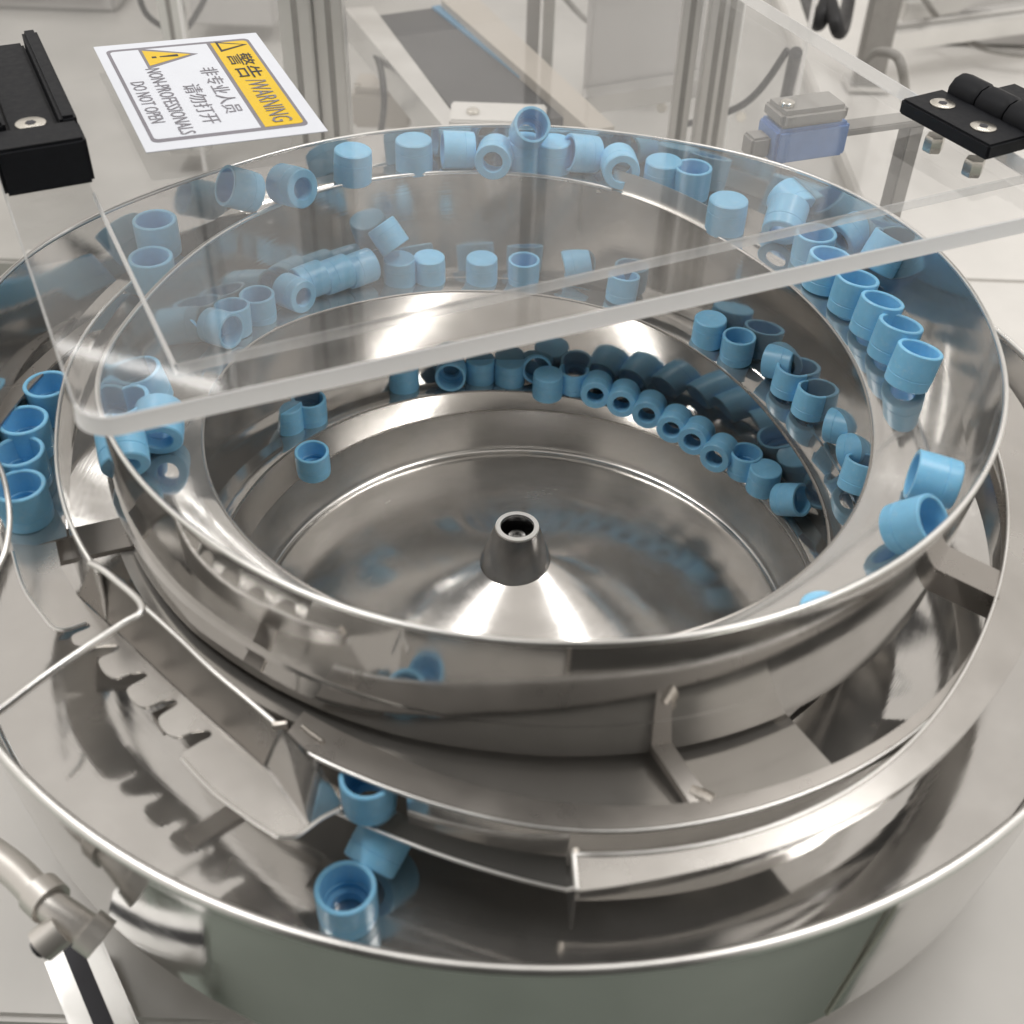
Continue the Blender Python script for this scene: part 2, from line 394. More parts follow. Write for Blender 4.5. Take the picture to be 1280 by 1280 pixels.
# sloping chute face and notched flange
top_l = [(115, 703, -.060), (148, 728, -.064), (178, 757, -.068), (222, 797, -.070), (265, 838, -.071), (308, 874, -.073), (349, 909, -.075)]
gro_l = [(98, 744, -.1), (128, 772, -.1), (163, 805, -.1), (200, 840, -.1), (243, 880, -.1), (285, 917, -.1), (329, 957, -.1)]
tp = smooth_path([at(*p) for p in top_l], 5); gp = smooth_path([at(*p) for p in gro_l], 5)
nv = len(tp); off = Vector((-.0012, -.0009, -.0008))
vv = tp + gp + [p - off for p in tp] + [p - off for p in gp]
ff = []
for i in range(nv - 1):
    ff += [(i, i + 1, nv + i + 1, nv + i), (2 * nv + i, 3 * nv + i, 3 * nv + i + 1, 2 * nv + i + 1),
           (i, 2 * nv + i, 2 * nv + i + 1, i + 1), (nv + i, nv + i + 1, 3 * nv + i + 1, 3 * nv + i)]
ff += [(0, nv, 3 * nv, 2 * nv), (nv - 1, 3 * nv - 1, 4 * nv - 1, 2 * nv - 1)]
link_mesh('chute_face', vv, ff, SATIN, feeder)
tube('chute_edge', [p + Vector((0, 0, .0005)) for p in tp], .0013, BRIGHT, feeder, 8)
flange = [(18, 632), (16, 690), (30, 735), (56, 772), (68, 785), (84, 787), (108, 779), (112, 784), (92, 793), (90, 801), (97, 807), (112, 808), (145, 806), (148, 812),
          (126, 822), (124, 830), (132, 842), (146, 848), (166, 841), (180, 840), (183, 846),
          (162, 858), (159, 866), (168, 878), (182, 884), (202, 876), (217, 874), (221, 881),
          (201, 894), (199, 904), (208, 916), (222, 921), (244, 914), (262, 913), (263, 921), (246, 930), (228, 948),
          (262, 985), (300, 1015), (338, 1040), (352, 1046), (372, 1044), (384, 1036), (331, 960), (285, 919), (243, 882), (200, 842), (163, 807), (128, 774), (98, 746), (76, 708), (66, 660), (64, 632)]
k0 = flange.index((16, 690)); k1 = flange.index((384, 1036))
fl3 = poly3(flange, -.1003)
prism('notched_flange', fl3[:k0] + smooth_path(fl3[k0:k1 + 1], 4) + fl3[k1 + 1:], -.0016, FLANGE, feeder)
tube('flange_edge', smooth_path(poly3([(16, 690), (30, 735), (56, 772), (68, 785), (84, 787), (108, 779)], -.1005), 5), .0011, BRIGHT, feeder, 6)
tube('flange_edge', smooth_path(poly3([(228, 948), (262, 985), (300, 1015), (338, 1040), (352, 1046), (372, 1044), (400, 1024), (425, 1011)], -.1005), 5), .0011, BRIGHT, feeder, 6)
# folded end of the chute
a, b, c_, d = at(349, 909, -.075), at(329, 957, -.1), at(384, 1036, -.1), at(424, 1006, -.115)
prism('end_flap', [a, b, c_, d, at(395, 955, -.1)], Vector((.0010, .0013, -.0006)), STEEL, feeder)
tube('weld_spot', [a + Vector((-.003, .0, .001)), a + Vector((.004, .001, .0015))], .0022, WELD, feeder, 8)
# bent wire guard
tube('wire_guard', smooth_path([at(113, 704, -.058), at(128, 712, -.056), at(148, 728, -.055), at(168, 745, -.054), at(177, 757, -.053), at(174, 768, -.053), at(150, 782, -.054), at(100, 815, -.056), at(50, 850, -.060), at(0, 888, -.066), at(-40, 915, -.07)], 6), .0021, BRIGHT, feeder)
tube('wire_guard', smooth_path([at(-12, 560, -.06), at(2, 590, -.06), at(10, 622, -.062), at(12, 655, -.066), at(6, 690, -.07), at(-8, 720, -.075)], 6), .0018, BRIGHT, feeder)
# collector ring under the wall, its lower track and the wide outer ring
LR = tab([(244, .290, .3115), (250, .293, .315), (258, .300, .320), (268, .314, .330), (276, .320, .338), (285, .327, .339), (300, .332, .341), (316, .333, .340), (330, .330, .336), (345, .324, .329), (360, .320, .325), (396, .318, .323)])
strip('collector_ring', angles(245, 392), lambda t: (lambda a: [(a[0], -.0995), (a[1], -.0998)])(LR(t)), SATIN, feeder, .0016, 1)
strip('ring_wall', angles(259, 392), lambda t: (lambda a: [(a[1] - .0012, -.134), (a[1] - .0008, -.102)])(LR(t)), STEEL, feeder, .0014, -1)
tube('ring_edge', [pol(t, LR(t)[1], -.0994) for t in angles(245, 392)], .0013, BRIGHT, feeder, 8)
LT = tab([(247, .320), (252, .322), (262, .332), (268, .340), (274, .350)])
strip('lower_track', angles(248, 274), lambda t: [(LR(t)[1] - .004, -.1245), (LT(t)[0], -.1315)], STEEL, feeder, .0015, 1)
tube('lower_track_edge', [pol(t, LT(t)[0], -.131) for t in angles(248, 274)], .0012, BRIGHT, feeder, 8)
strip('catch_plate', angles(206, 301), lambda t: [(.250, -.1075), (LR(max(t, 244))[0] + .003, -.1085)], PLATE, feeder, .0015, 1)
OR = tab([(274, .355, .3745), (281, .358, .370), (289, .358, .368), (302, .352, .366), (315, .339, .358), (326, .330, .355), (340, .326, .356), (356, .326, .360), (380, .328, .362), (400, .33, .362)])
strip('outer_ring', angles(274, 398), lambda t: (lambda a: [(a[0], -.0898), (a[1], -.0903)])(OR(t)), FLANGE, feeder, .0016, 1)
strip('outer_ring_wall', angles(274.2, 398), lambda t: (lambda a: [(a[0] + .001, -.128), (a[0] + .0006, -.0915)])(OR(t)), STEEL, feeder, .0014, 1)
strip('outer_ring_skirt', angles(274.2, 398), lambda t: (lambda a: [(a[1] - .0012, -.100), (a[1] - .0008, -.0915)])(OR(t)), STEEL, feeder, .0014, -1)
tube('outer_ring_edge', [pol(274, .3745, -.0895)] + [pol(t, OR(t)[0], -.0895) for t in angles(274, 398)], .0011, BRIGHT, feeder, 8)
prism('outer_ring_end', [pol(273.8, .352, -.0903), pol(273.8, .3745, -.0903), pol(273.8, .3735, -.128), pol(273.8, .352, -.128)], pol(363.8, .0012, 0), STEEL, feeder)
# struts that carry the rings
def bar(name, p, q, w, mt, up=Vector((0, 0, 1)), h=None):
    p, q = Vector(p), Vector(q); d = (q - p).normalized(); s = d.cross(up).normalized() * w / 2; u = s.cross(d).normalized() * (h or w) / 2
    o = link_mesh(name, [p - s - u, p + s - u, p + s + u, p - s + u, q - s - u, q + s - u, q + s + u, q - s + u],
                  [(0, 1, 2, 3), (7, 6, 5, 4), (0, 4, 5, 1), (1, 5, 6, 2), (2, 6, 7, 3), (3, 7, 4, 0)], mt, feeder, smooth=False)
    return o
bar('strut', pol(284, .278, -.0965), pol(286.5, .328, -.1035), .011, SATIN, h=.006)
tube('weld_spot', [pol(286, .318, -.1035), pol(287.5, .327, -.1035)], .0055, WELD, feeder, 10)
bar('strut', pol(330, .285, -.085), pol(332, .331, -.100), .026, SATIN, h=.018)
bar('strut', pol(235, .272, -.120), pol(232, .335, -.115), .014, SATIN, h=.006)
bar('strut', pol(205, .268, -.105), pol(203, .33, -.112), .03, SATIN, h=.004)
# pan
PANP = [(.262, -.174), (.345, -.1742), (.3930, -.1742), (.3962, -.1732), (.3978, -.1700), (.4065, -.1045)]
PANO = [(.4085, -.1045), (.407, -.119), (.4025, -.180), (.397, -.250), (.392, -.268), (.385, -.272), (.262, -.272)]
lathe('outer_pan', dense(PANP) + dense(PANO), STEEL, feeder, 180, sharp=50)
tube('pan_rim', [pol(t, .4075, -.1035) for t in angles(0, 358, 2)], .0030, BRIGHT, feeder, 10, True)
tube('pan_seam', [pol(297, .4090, -.107), pol(297, .4078, -.13), pol(297, .4035, -.178), pol(297, .3980, -.246)], .0010, WELD, feeder, 8)
lathe('pan_foot', [(.355, -.2725), (.345, -.30), (.345, -.3295), (.27, -.3295), (.27, -.2725)], GREYPL, feeder, 96)

# ---------------------------------------------------------------- blue caps
cap_roots = {}
def cap_outer(r, h):
    return [(.0132, 0), (.0139, .0008), (r, .0075), (r - .0003, .0078), (r - .0003, .0082), (r, .0085), (r, h - .0006), (r - .0005, h), (.0121, h), (.0117, h - .0006)]
def make_cap():
    r, h = .0143, .0245
    o = lathe('bottle_cap', cap_outer(r, h) + [(.0115, .0072), (.0078, .0068), (.0076, .001), (.0082, 0)], BLUE, None, 40, sharp=30)
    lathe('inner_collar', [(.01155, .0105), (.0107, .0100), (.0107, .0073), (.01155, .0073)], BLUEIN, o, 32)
    return o
def make_closed_cap():
    r, h = .0143, .0245
    o = lathe('bottle_cap', [(.0001, .0008), (.0085, .0007), (.0118, .0003), (.0130, 0)] + cap_outer(r, h)[1:] + [(.0115, .0040), (.0001, .0035)], BLUE, None, 40, sharp=30)
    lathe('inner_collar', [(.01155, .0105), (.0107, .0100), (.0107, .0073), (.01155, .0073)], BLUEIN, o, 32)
    return o
CAPS = []
def cap(px, py, z, label, tilt=0, az=0, scale=1.0, centre=False, flip=False, dz=0):
    """cap standing at pixel/height; az = compass direction (deg) its open end leans to by tilt degrees"""
    p = px if isinstance(px, Vector) else at(px, py, z)
    key = bool(flip and tilt < 50)
    if key not in cap_roots:
        cap_roots[key] = o = make_closed_cap() if key else make_cap()
    else:
        o = cap_roots[key].copy(); C.objects.link(o)
        for ch in cap_roots[key].children:
            c2 = ch.copy(); C.objects.link(c2); c2.parent = o
    M = Matrix.Rotation(R(az), 4, 'Z') @ Matrix.Rotation(R(tilt), 4, 'Y') @ Matrix.Rotation(random.uniform(0, 6), 4, 'Z')
    if flip: M = M @ Matrix.Rotation(math.pi, 4, 'X') @ Matrix.Translation((0, 0, -.0245))
    if centre: M = M @ Matrix.Translation((0, 0, -.01225))
    # lift so that the lowest point touches the surface
    hh = .0245 * scale; rr = .0143 * scale
    lo = min((M.to_3x3() @ Vector((rr * math.cos(a), rr * math.sin(a), k)) + M.to_translation() * scale).z for a in [i * .26 for i in range(25)] for k in (0, hh))
    o.matrix_world = Matrix.Translation((p.x, p.y, p.z - lo + .0003 + dz)) @ Matrix.Scale(scale, 4) @ M
    tag(o, label, 'bottle cap', 'blue bottle caps on the feeder tracks'); CAPS.append(o); return o
def ez(px, py, t0, extra=.0):
    """height of the track at a pixel (turn given by t0)"""
    z = E(t0)[1]
    for _ in range(8):
        p = at(px, py, z); a = math.degrees(math.atan2(p.y, p.x)); a += 360 * round((t0 - a) / 360); z = E(a)[1] - .002
    return z
def row(turn, pts, s):
    for px, py, lab, kw in pts: cap(px, py, ez(px, py, turn), lab, scale=s, **kw)
UPK = dict(tilt=0)
# upper ledge, right side (from the front to the back)
row(0, [
    (1112, 680, 'blue cap at the right front rim tipped to show its open end', dict(tilt=46, az=-35)),
    (1186, 632, 'blue cap lying on its side against the right front rim', dict(tilt=84, az=165)),
    (1130, 486, 'nearest upright blue cap of the pile on the right upper ledge', dict(tilt=14, az=40)),
    (1108, 452, 'second upright cap from the front of the right upper ledge pile', dict(tilt=12, az=40)),
    (1085, 422, 'third upright cap from the front of the right upper ledge pile', dict(tilt=12, az=35)),
    (1058, 392, 'fourth upright cap of the right ledge pile just below the lid edge', dict(tilt=8, az=40)),
    (1088, 356, 'tilted cap in the outer row of the right pile against the wall', dict(tilt=28, az=30, dz=.006)),
    (1026, 362, 'cap half hidden by the white front edge of the lid, right pile', dict(tilt=6, az=40)),
    (1012, 330, 'cap seen through the lid between its two edges, right pile', dict(tilt=0)),
    (1046, 324, 'outer cap under the lid of the right pile beside the wall', dict(tilt=70, az=30)),
    (972, 312, 'cap lying in the far end of the right pile under the lid', dict(tilt=62, az=70)),
    (998, 290, 'farthest outer cap of the right pile near the sensor', dict(tilt=78, az=120)),
    (905, 288, 'lone upright cap between the right pile and the back row, closed end up', dict(flip=True)),
], 1.12)
row(95, [
    (862, 246, 'right cap of the two greenish caps behind the bright track strip', dict(tilt=0)),
    (826, 238, 'left cap of the two greenish caps behind the bright track strip', dict(flip=True)),
    (770, 222, 'cap lying with its ring face toward the viewer, right end of back row', dict(tilt=86, az=275, flip=True)),
    (744, 215, 'cap lying beside the ring faced cap at right of back row', dict(tilt=78, az=200)),
    (690, 213, 'upright cap right of the stack in the back row', dict(flip=True)),
    (655, 211, 'upright cap carrying another cap, middle of back row', dict(flip=True)),
    (620, 211, 'cap with see through hole facing viewer, left of the stack', dict(tilt=84, az=265, flip=True)),
    (592, 210, 'cap lying with its opening to the left in the back row', dict(tilt=86, az=190)),
    (518, 212, 'lone upright cap in the back row below the warning label, right one', dict(flip=True)),
    (441, 227, 'lone upright cap just right of the warning label corner', dict(tilt=4, az=0, flip=True)),
    (322, 262, 'lying cap of the touching pair below the warning label, opening left', dict(tilt=62, az=215)),
    (354, 252, 'cap of the touching pair below the warning label, ring face visible', dict(tilt=80, az=320, flip=True)),
], 1.1)
cap(pol(-54, .276, -.0695), 0, 0, 'cap almost hidden behind the front rim at lower right', flip=True, scale=1.0)
cap(656, 211, ez(655, 211, 95), 'cap stacked on top of another cap at the back, open ring visible', tilt=48, az=285, scale=1.08, dz=.019)
cap(201, 316, -.041, 'upper open topped cap on the left outer chute below the black block', scale=1.14)
cap(196, 362, -.049, 'second open topped cap on the left outer chute, half behind the bowl rim', scale=1.12)
cap(70, 520, -.088, 'farthest cap in the left file, behind the lid edge line', scale=1.12)
cap(41, 566, -.093, 'second farthest open cap in the file at the left edge', scale=1.15)
cap(36, 605, -.097, 'third open cap in the file at the left edge', scale=1.15)
cap(37, 648, -.1, 'nearest open cap of the file standing at the left edge', scale=1.15)
# inner ledge, left side
row(-170, [
    (192, 505, 'open cap under the lid corner on the left inner ledge, farther one', dict(tilt=12, az=200)),
    (180, 543, 'open cap under the lid corner on the left inner ledge, nearer one', dict(tilt=14, az=200)),
    (204, 574, 'cap just below the lid corner on the left ledge, right one', dict(tilt=75, az=100)),
    (163, 606, 'cap just below the lid corner on the left ledge, left one', dict(tilt=70, az=110)),
], 1.1)
# middle track at the back
row(-260, [
    (236, 440, 'cap at the left end of the middle track under the lid', dict(tilt=88, az=150)),
    (264, 425, 'lying cap with opening to the right, second from left on middle track', dict(tilt=84, az=330)),
    (294, 418, 'upright open cap third from left on the middle track', dict(tilt=6, az=90)),
    (325, 400, 'upright cap fourth from left on the middle track', dict(tilt=0)),
    (358, 380, 'lying cap with ring face to the right, just left of the tube of caps', dict(tilt=84, az=320, flip=True)),
    (500, 353, 'upright cap under the tilted cap on the middle track', dict(flip=True)),
    (537, 351, 'upright cap right of the tilted cap on the middle track', dict(flip=True)),
    (602, 352, 'left upright cap of the pair beside the bright lamp reflection', dict(flip=True)),
    (654, 354, 'right upright cap of the pair beside the bright lamp reflection', dict(tilt=0)),
    (703, 350, 'narrow leaning cap right of the pair on the middle track', dict(tilt=80, az=10)),
    (775, 378, 'single pale cap between the two lid edges at the back', dict(tilt=10, az=60)),
], .96)
tb0, tb1 = at(388, 372, ez(388, 372, -260)), at(462, 353, ez(462, 353, -260))
tbd = (tb1 - tb0); tba = math.degrees(math.atan2(tbd.y, tbd.x)); tbd.normalize()
for k_, lb_ in enumerate(('first cap of the lying tube of caps on the middle track', 'middle cap of the lying tube of caps on the middle track', 'right end cap of the lying tube, dark hole facing right')):
    cap(tb0 + tbd * (.0246 * k_ - .012), 0, 0, lb_, tilt=90, az=tba, scale=1.0, dz=-.0005)
cap(497, 353, ez(497, 353, -260), 'tilted cap resting on top of two caps on the middle track', tilt=42, az=150, scale=.94, dz=.024, flip=True)
row(-320, [
    (884, 428, 'brightest upright cap at the far end of the right middle track', dict(flip=True)),
    (919, 450, 'second upright cap from the far end of the right middle track', dict(tilt=0)),
    (955, 468, 'grey blue cap with ring face visible, third on right middle track', dict(tilt=80, az=330, flip=True)),
    (982, 494, 'fourth cap on the right middle track, dull open top', dict(tilt=8, az=40)),
    (1008, 520, 'fifth cap on the right middle track, dull open top', dict(tilt=8, az=40)),
    (1030, 548, 'sixth cap on the right middle track, lying with ridged opening', dict(tilt=80, az=330)),
    (1050, 580, 'seventh cap on the right middle track, leaning over', dict(tilt=60, az=330)),
    (1066, 618, 'last cap on the right middle track, partly under the upper ledge', dict(tilt=20, az=60)),
], .98)
# lowest track
row(-625, [
    (361, 534, 'left cap of the pair under the lid edge on the lowest left track', dict(flip=True)),
    (390, 526, 'right cap of the pair under the lid edge on the lowest left track', dict(tilt=0)),
    (393, 592, 'lone open cap near the dish on the left, mirrored below', dict(tilt=4, az=270)),
    (505, 484, 'leftmost cap on the lowest back track, crossed by the lid edge', dict(flip=True)),
    (565, 474, 'ring faced cap peeking out under the lid edge, lowest track', dict(tilt=80, az=270)),
    (600, 474, 'small part of cap below the lid edge, lowest track middle', dict(flip=True)),
    (637, 478, 'upright cap right of the bright weld line on the lowest track', dict(flip=True)),
    (668, 466, 'cap with arched opening behind the front pair on lowest track', dict(tilt=76, az=275)),
    (684, 494, 'left cap of the front standing pair on the lowest track', dict(flip=True)),
    (716, 488, 'right cap of the front standing pair on the lowest track', dict(tilt=0)),
    (746, 494, 'first of the row of ring faced caps on the lowest track', dict(tilt=84, az=262, flip=True)),
    (780, 505, 'second of the row of ring faced caps on the lowest track', dict(tilt=84, az=258, flip=True)),
    (813, 519, 'third of the row of ring faced caps on the lowest track', dict(tilt=84, az=254, flip=True)),
    (845, 537, 'fourth ring faced cap on the lowest track, in shade', dict(tilt=84, az=250, flip=True)),
    (873, 552, 'fifth ring faced cap on the lowest track, in shade', dict(tilt=84, az=246, flip=True)),
    (903, 574, 'sixth ring faced cap on the lowest track, in shade', dict(tilt=84, az=240, flip=True)),
    (928, 592, 'upright cap past the ring faced row on the lowest track', dict(tilt=0)),
    (952, 612, 'second upright cap past the ring faced row on the lowest track', dict(flip=True)),
    (970, 638, 'last cap on the lowest track at right', dict(tilt=60, az=320)),
], 1.0)
# outer pan
cap(pol(254.6, .314, -.1285), 0, 0, 'cap on the lower outer track tucked under the collector ring', scale=1.06)
cap(462, 1100, -.175, 'pale cap lying in the outer pan behind a dark open cap', scale=1.12, tilt=60, az=60)
cap(436, 1144, -.175, 'dark open cap standing in the outer pan near its front rim', scale=1.16)

# ---------------------------------------------------------------- acrylic lid with warning label
LZ = .070
lid = empty('acrylic_lid', at(640, 200, LZ), 'clear acrylic lid panel with white front edge over the bowl', 'lid')
FL, FR = at(103, 530, LZ), at(1367, 253, LZ)
ux = (FR - FL).normalized()
uy = (at(0, 220, LZ) - FL).normalized()
BR = at(950, 0, LZ); BR = FR + (BR - FR).normalized() * .62
BL = FL + uy * .62
O3 = lambda o, par=None: o
def local(o, par):
    o.parent = par; o.matrix_parent_inverse = Matrix.Translation(-par.location); return o
def lp(x, y, z=0):  # along front edge / along left edge
    return FL + ux * x + uy * y + Vector((0, 0, z))
rc = .017
corner = [FL + uy * rc * (1 - math.sin(R(k))) + ux * rc * (1 - math.cos(R(k))) for k in range(0, 91, 15)]
local(prism('lid_sheet', [BL] + corner + [FR, BR], -.0095, ACRYL), lid)
def edge_strip(name, path, w, h, mt, par, z=0, ch=0.0):
    vs_, fs = [], []
    for i, p in enumerate(path):
        d = (path[min(i + 1, len(path) - 1)] - path[max(i - 1, 0)]).normalized(); s = d.cross(Vector((0, 0, 1)))
        for q in (p + Vector((0, 0, .0003)), p + s * w, p + s * (w + ch) + Vector((0, 0, -h)), p + Vector((0, 0, -h - .0003))): vs_.append(q + Vector((0, 0, z)))
    for i in range(len(path) - 1):
        for k in range(3): fs.append((i * 4 + k, i * 4 + (k + 1) % 4, i * 4 + 4 + (k + 1) % 4, i * 4 + 4 + k))
    return local(link_mesh(name, vs_, fs, mt, None, 30), par)
edge_strip('front_edge', corner + [FR], .0012, .0100, ACRYLE, lid, .0002, .0012)
edge_strip('side_edge', [BL, corner[0]], .0012, .0060, ACRYLR, lid, .0002)
edge_strip('hinge_side_edge', [FR, BR], .0012, .0100, ACRYLE, lid, .0002)
A1, A2, A0 = at(220, 455, .057), at(1300, 214, .057), at(118, 240, .057)
local(prism('inner_sheet', [A1, A2, A2 + uy * .40, A1 + uy * .40], -.0030, acrylic('clear_inner_acrylic', .006, refl=.06)), lid)
edge_strip('inner_front_edge', [A1, A2], .0014, .0060, ACRYLR, lid, -.0001)
edge_strip('inner_side_edge', [A0, A1], .0014, .0060, ACRYLE, lid, -.0001)

# warning label
L00, L10, L01 = at(117, 60, LZ), at(320, 42, LZ), at(183, 192, LZ)
L11 = at(410, 165, LZ)
lu = (L10 - L00); lv = (L01 - L00)
def lab(u, v, z): # u across (0..1, to the yellow side), v along reading direction
    return L00 * (1 - u) * (1 - v) + L10 * u * (1 - v) + L01 * (1 - u) * v + L11 * u * v + Vector((0, 0, z))
label = local(prism('warning_label', [lab(0, 0, .0008), lab(1, 0, .0008), lab(1, 1, .0008), lab(0, 1, .0008)], -.0006, PAPER), lid)
def lchild(o):
    o.parent = label; return o
def rpoly(u0, u1, v0, v1, r, z, corners=(1, 1, 1, 1)):
    pts = []
    asp = lu.length / lv.length
    for (cu, cv, a0, on) in ((u1 - r, v1 - r * asp, 0, corners[0]), (u0 + r, v1 - r * asp, 90, corners[1]), (u0 + r, v0 + r * asp, 180, corners[2]), (u1 - r, v0 + r * asp, 270, corners[3])):
        if on:
            for k in range(0, 91, 15):
                a = R(a0 + k); pts.append(lab(cu + r * math.cos(a), cv + r * asp * math.sin(a), z))
        else:
            a = R(a0 + 45); pts.append(lab(cu + r * (1 if math.cos(a) > 0 else -1), cv + r * asp * (1 if math.sin(a) > 0 else -1), z))
    return pts
lchild(prism('border_line', rpoly(.055, .925, .055, .935, .04, .0010), -.0004, INKG))
lchild(prism('text_field', rpoly(.075, .66, .078, .912, .028, .0012, (0, 1, 1, 0)), -.0004, PAPER))
lchild(prism('yellow_band', rpoly(.685, .905, .078, .912, .028, .0012, (1, 0, 0, 1)), -.0004, YELLOW))
def tri(ua, ub, cv, w, z, mt, nm):  # apex towards +u (top of the label)
    return lchild(prism(nm, [lab(ua, cv, z), lab(ub, cv - w, z), lab(ub, cv + w, z)], -.0003, mt))
tri(.575, .245, .175, .108, .00135, INKG, 'warning_triangle'); tri(.530, .262, .175, .080, .0015, YELLOW, 'triangle_field')
tri(.895, .715, .125, .055, .00135, INK, 'warning_triangle'); tri(.862, .728, .125, .036, .0015, YELLOW, 'triangle_field')
lchild(prism('exclamation_mark', [lab(.455, .164, .00165), lab(.455, .186, .00165), lab(.345, .179, .00165), lab(.345, .171, .00165)], -.0003, INK))
lchild(prism('exclamation_dot', [lab(.325, .167, .00165), lab(.325, .183, .00165), lab(.298, .183, .00165), lab(.298, .167, .00165)], -.0003, INK))
def text(s, u, v0, v1, hu, mt, nm='lettering', heavy=0.0):
    cu = bpy.data.curves.new(nm, 'FONT'); cu.body = s; cu.size = 1; cu.offset = heavy; cu.resolution_u = 2
    o = bpy.data.objects.new(nm, cu); C.objects.link(o)
    bpy.context.view_layer.update()
    dg = bpy.context.evaluated_depsgraph_get(); me = bpy.data.meshes.new_from_object(o.evaluated_get(dg)); bpy.data.objects.remove(o)
    co = np.empty(len(me.vertices) * 3); me.vertices.foreach_get('co', co); co = co.reshape(-1, 3)
    x0, x1, y0, y1 = co[:, 0].min(), co[:, 0].max(), co[:, 1].min(), co[:, 1].max()
    for vtx in me.vertices:
        fx = (vtx.co.x - x0) / (x1 - x0); fy = (vtx.co.y - y0) / (y1 - y0)
        vtx.co = lab(u + hu * (fy - .5), v0 + (v1 - v0) * fx, .0016)
    me.materials.clear(); me.materials.append(mt)
    o = bpy.data.objects.new(nm, me); C.objects.link(o); return lchild(o)
text('\u8b66\u544a', .80, .215, .465, .150, INK)
text('/WARNING', .80, .485, .885, .115, INKG)
text('\u975e\u4e13\u4e1a\u4eba\u5458', .575, .325, .765, .105, INKG)
text('\u8bf7\u52ff\u6253\u5f00', .425, .47, .835, .105, INKG)
text('NON-PROFESSIONALS', .265, .285, .90, .085, INKG)
text('DO NOT OPEN', .140, .40, .78, .080, INKG)

# ---------------------------------------------------------------- hinge on the right
hx = (at(1253, 172, LZ) - at(1135, 110, LZ)); hx.z = 0; hx.normalize()
hn = Vector((-hx.y, hx.x, 0))
def frame(origin, z=0):
    M = Matrix.Identity(4)
    for i in range(3): M[i][0] = hx[i]; M[i][1] = hn[i]; M[i][3] = origin[i]
    M[2][3] += z; return M
ho = at(1127, 140, LZ + .0005)
def cyl(name, r, h, mt, parent, loc, seg=24, axis='Z'):
    o = lathe(name, [(.0001, 0), (r * .9, 0), (r, h * .12), (r, h * .88), (r * .9, h), (.0001, h)], mt, parent, seg)
    o.location = loc
    if axis == 'X': o.rotation_euler = (0, R(90), 0)
    if axis == 'Y': o.rotation_euler = (R(-90), 0, 0)
    return o
hinge = empty('hinge', (0, 0, 0), 'black two leaf hinge with two countersunk screws on the lid right corner', 'hinge')
hinge.matrix_world = frame(ho)
LEN = (at(1255, 190, LZ) - at(1120, 140, LZ)).length
box('lid_leaf', (0, -.004, 0), (LEN, .036, .011), BLACK, hinge, .0016)
box('frame_leaf', (.012, .056, -.002), (LEN + .03, .098, .009), BLACK, hinge, .0016)
for k in range(4):
    w = (LEN + .02) / 4; x0 = .006 + k * w
    cyl('knuckle', .0125, w - .0012, BLACK, hinge, (x0, .046, .0115), 10, 'X')
def screw(par, x, y, z, r=.0075):
    s = cyl('screw', r, .0022, SCREW, par, (x, y, z), 28)
    b = lathe('socket', [(.0001, 0), (r * .36, 0), (r * .36, .0003), (.0001, .0003)], INK, s, 6); b.location = (0, 0, .0022)
    return s
screw(hinge, .021, .016, .0098, .009); screw(hinge, LEN - .024, .014, .0098, .009)
cyl('nut', .0075, .012, SCREW, hinge, (.021, .018, -.0245), 6); cyl('nut', .0075, .012, SCREW, hinge, (LEN - .024, .016, -.0245), 6)

# black catch block at the left edge of the lid
blk = empty('lid_catch', at(60, 200, LZ), 'black block catch with one screw at the left lid edge', 'catch')
Mb = Matrix.Identity(4); by = uy; bx = Vector((uy.y, -uy.x, 0))
for i in range(3): Mb[i][0] = bx[i]; Mb[i][1] = by[i]; Mb[i][3] = at(8, 248, LZ + .0005)[i]
blk.matrix_world = Mb
W = (at(122, 240, LZ) - at(8, 248, LZ)).length
box('block_body', (0, 0, 0), (W, .030, .030), BLACK, blk, .002)
box('block_step', (.012, .0305, 0), (W - .011, .190, .024), BLACK, blk, .002)
box('block_side', (-.002, .0305, .0), (.0115, .190, .034), BLACK, blk, .002)
box('block_side', (W - .0105, .0305, .0), (W, .190, .032), BLACK, blk, .002)
screw(blk, W * .5, .045, .0235, .0095)

# ---------------------------------------------------------------- sensor, posts, conveyor and machine parts behind
def post(px0, px1, pyb, y, zb, label, mt=ALU, h=1.0, depth=.03, nm='aluminium_post', grooves=1):
    a = aty(px0, pyb, y); b = aty(px1, pyb, y); w = (b - a).length
    o = empty(nm, (a.x + w / 2, y, zb), label, 'post')
    hh = h - zb
    box('profile', (-w / 2, 0, 0), (w / 2, depth, hh), mt, o, .0015)
    for k in range(grooves):
        gx = -w / 2 + w * (k + 1) / (grooves + 1)
        box('groove', (gx - .003, -.0008, 0), (gx + .003, .0002, hh), GREYPL, o)
    box('foot', (-w / 2 - .012, -.012, 0), (w / 2 + .012, depth + .012, .008), ALU, o)
    return o
post(362, 400, 160, .56, -.33, 'left aluminium profile of the pair right of the warning label')
post(404, 437, 160, .57, -.33, 'right aluminium profile of the pair right of the warning label')
post(676, 690, 90, .95, -.30, 'thin aluminium post standing beside the conveyor', depth=.02, grooves=0)
post(656, 672, 90, .97, -.30, 'second thin post beside the conveyor, left of the brighter one', depth=.02, mt=MIDG, grooves=0)
post(868, 906, 170, .60, -.33, 'wide aluminium profile behind the lid left of the sensor', grooves=2)
post(836, 858, 170, .62, -.33, 'narrow aluminium profile behind the lid beside the wide one', depth=.02)
post(205, 232, 60, .90, -.33, 'aluminium profile behind the warning label at upper left')
post(1075, 1110, 80, 1.2, -.33, 'dark grey post behind the hinge at upper right', mt=GREYPL, grooves=0)

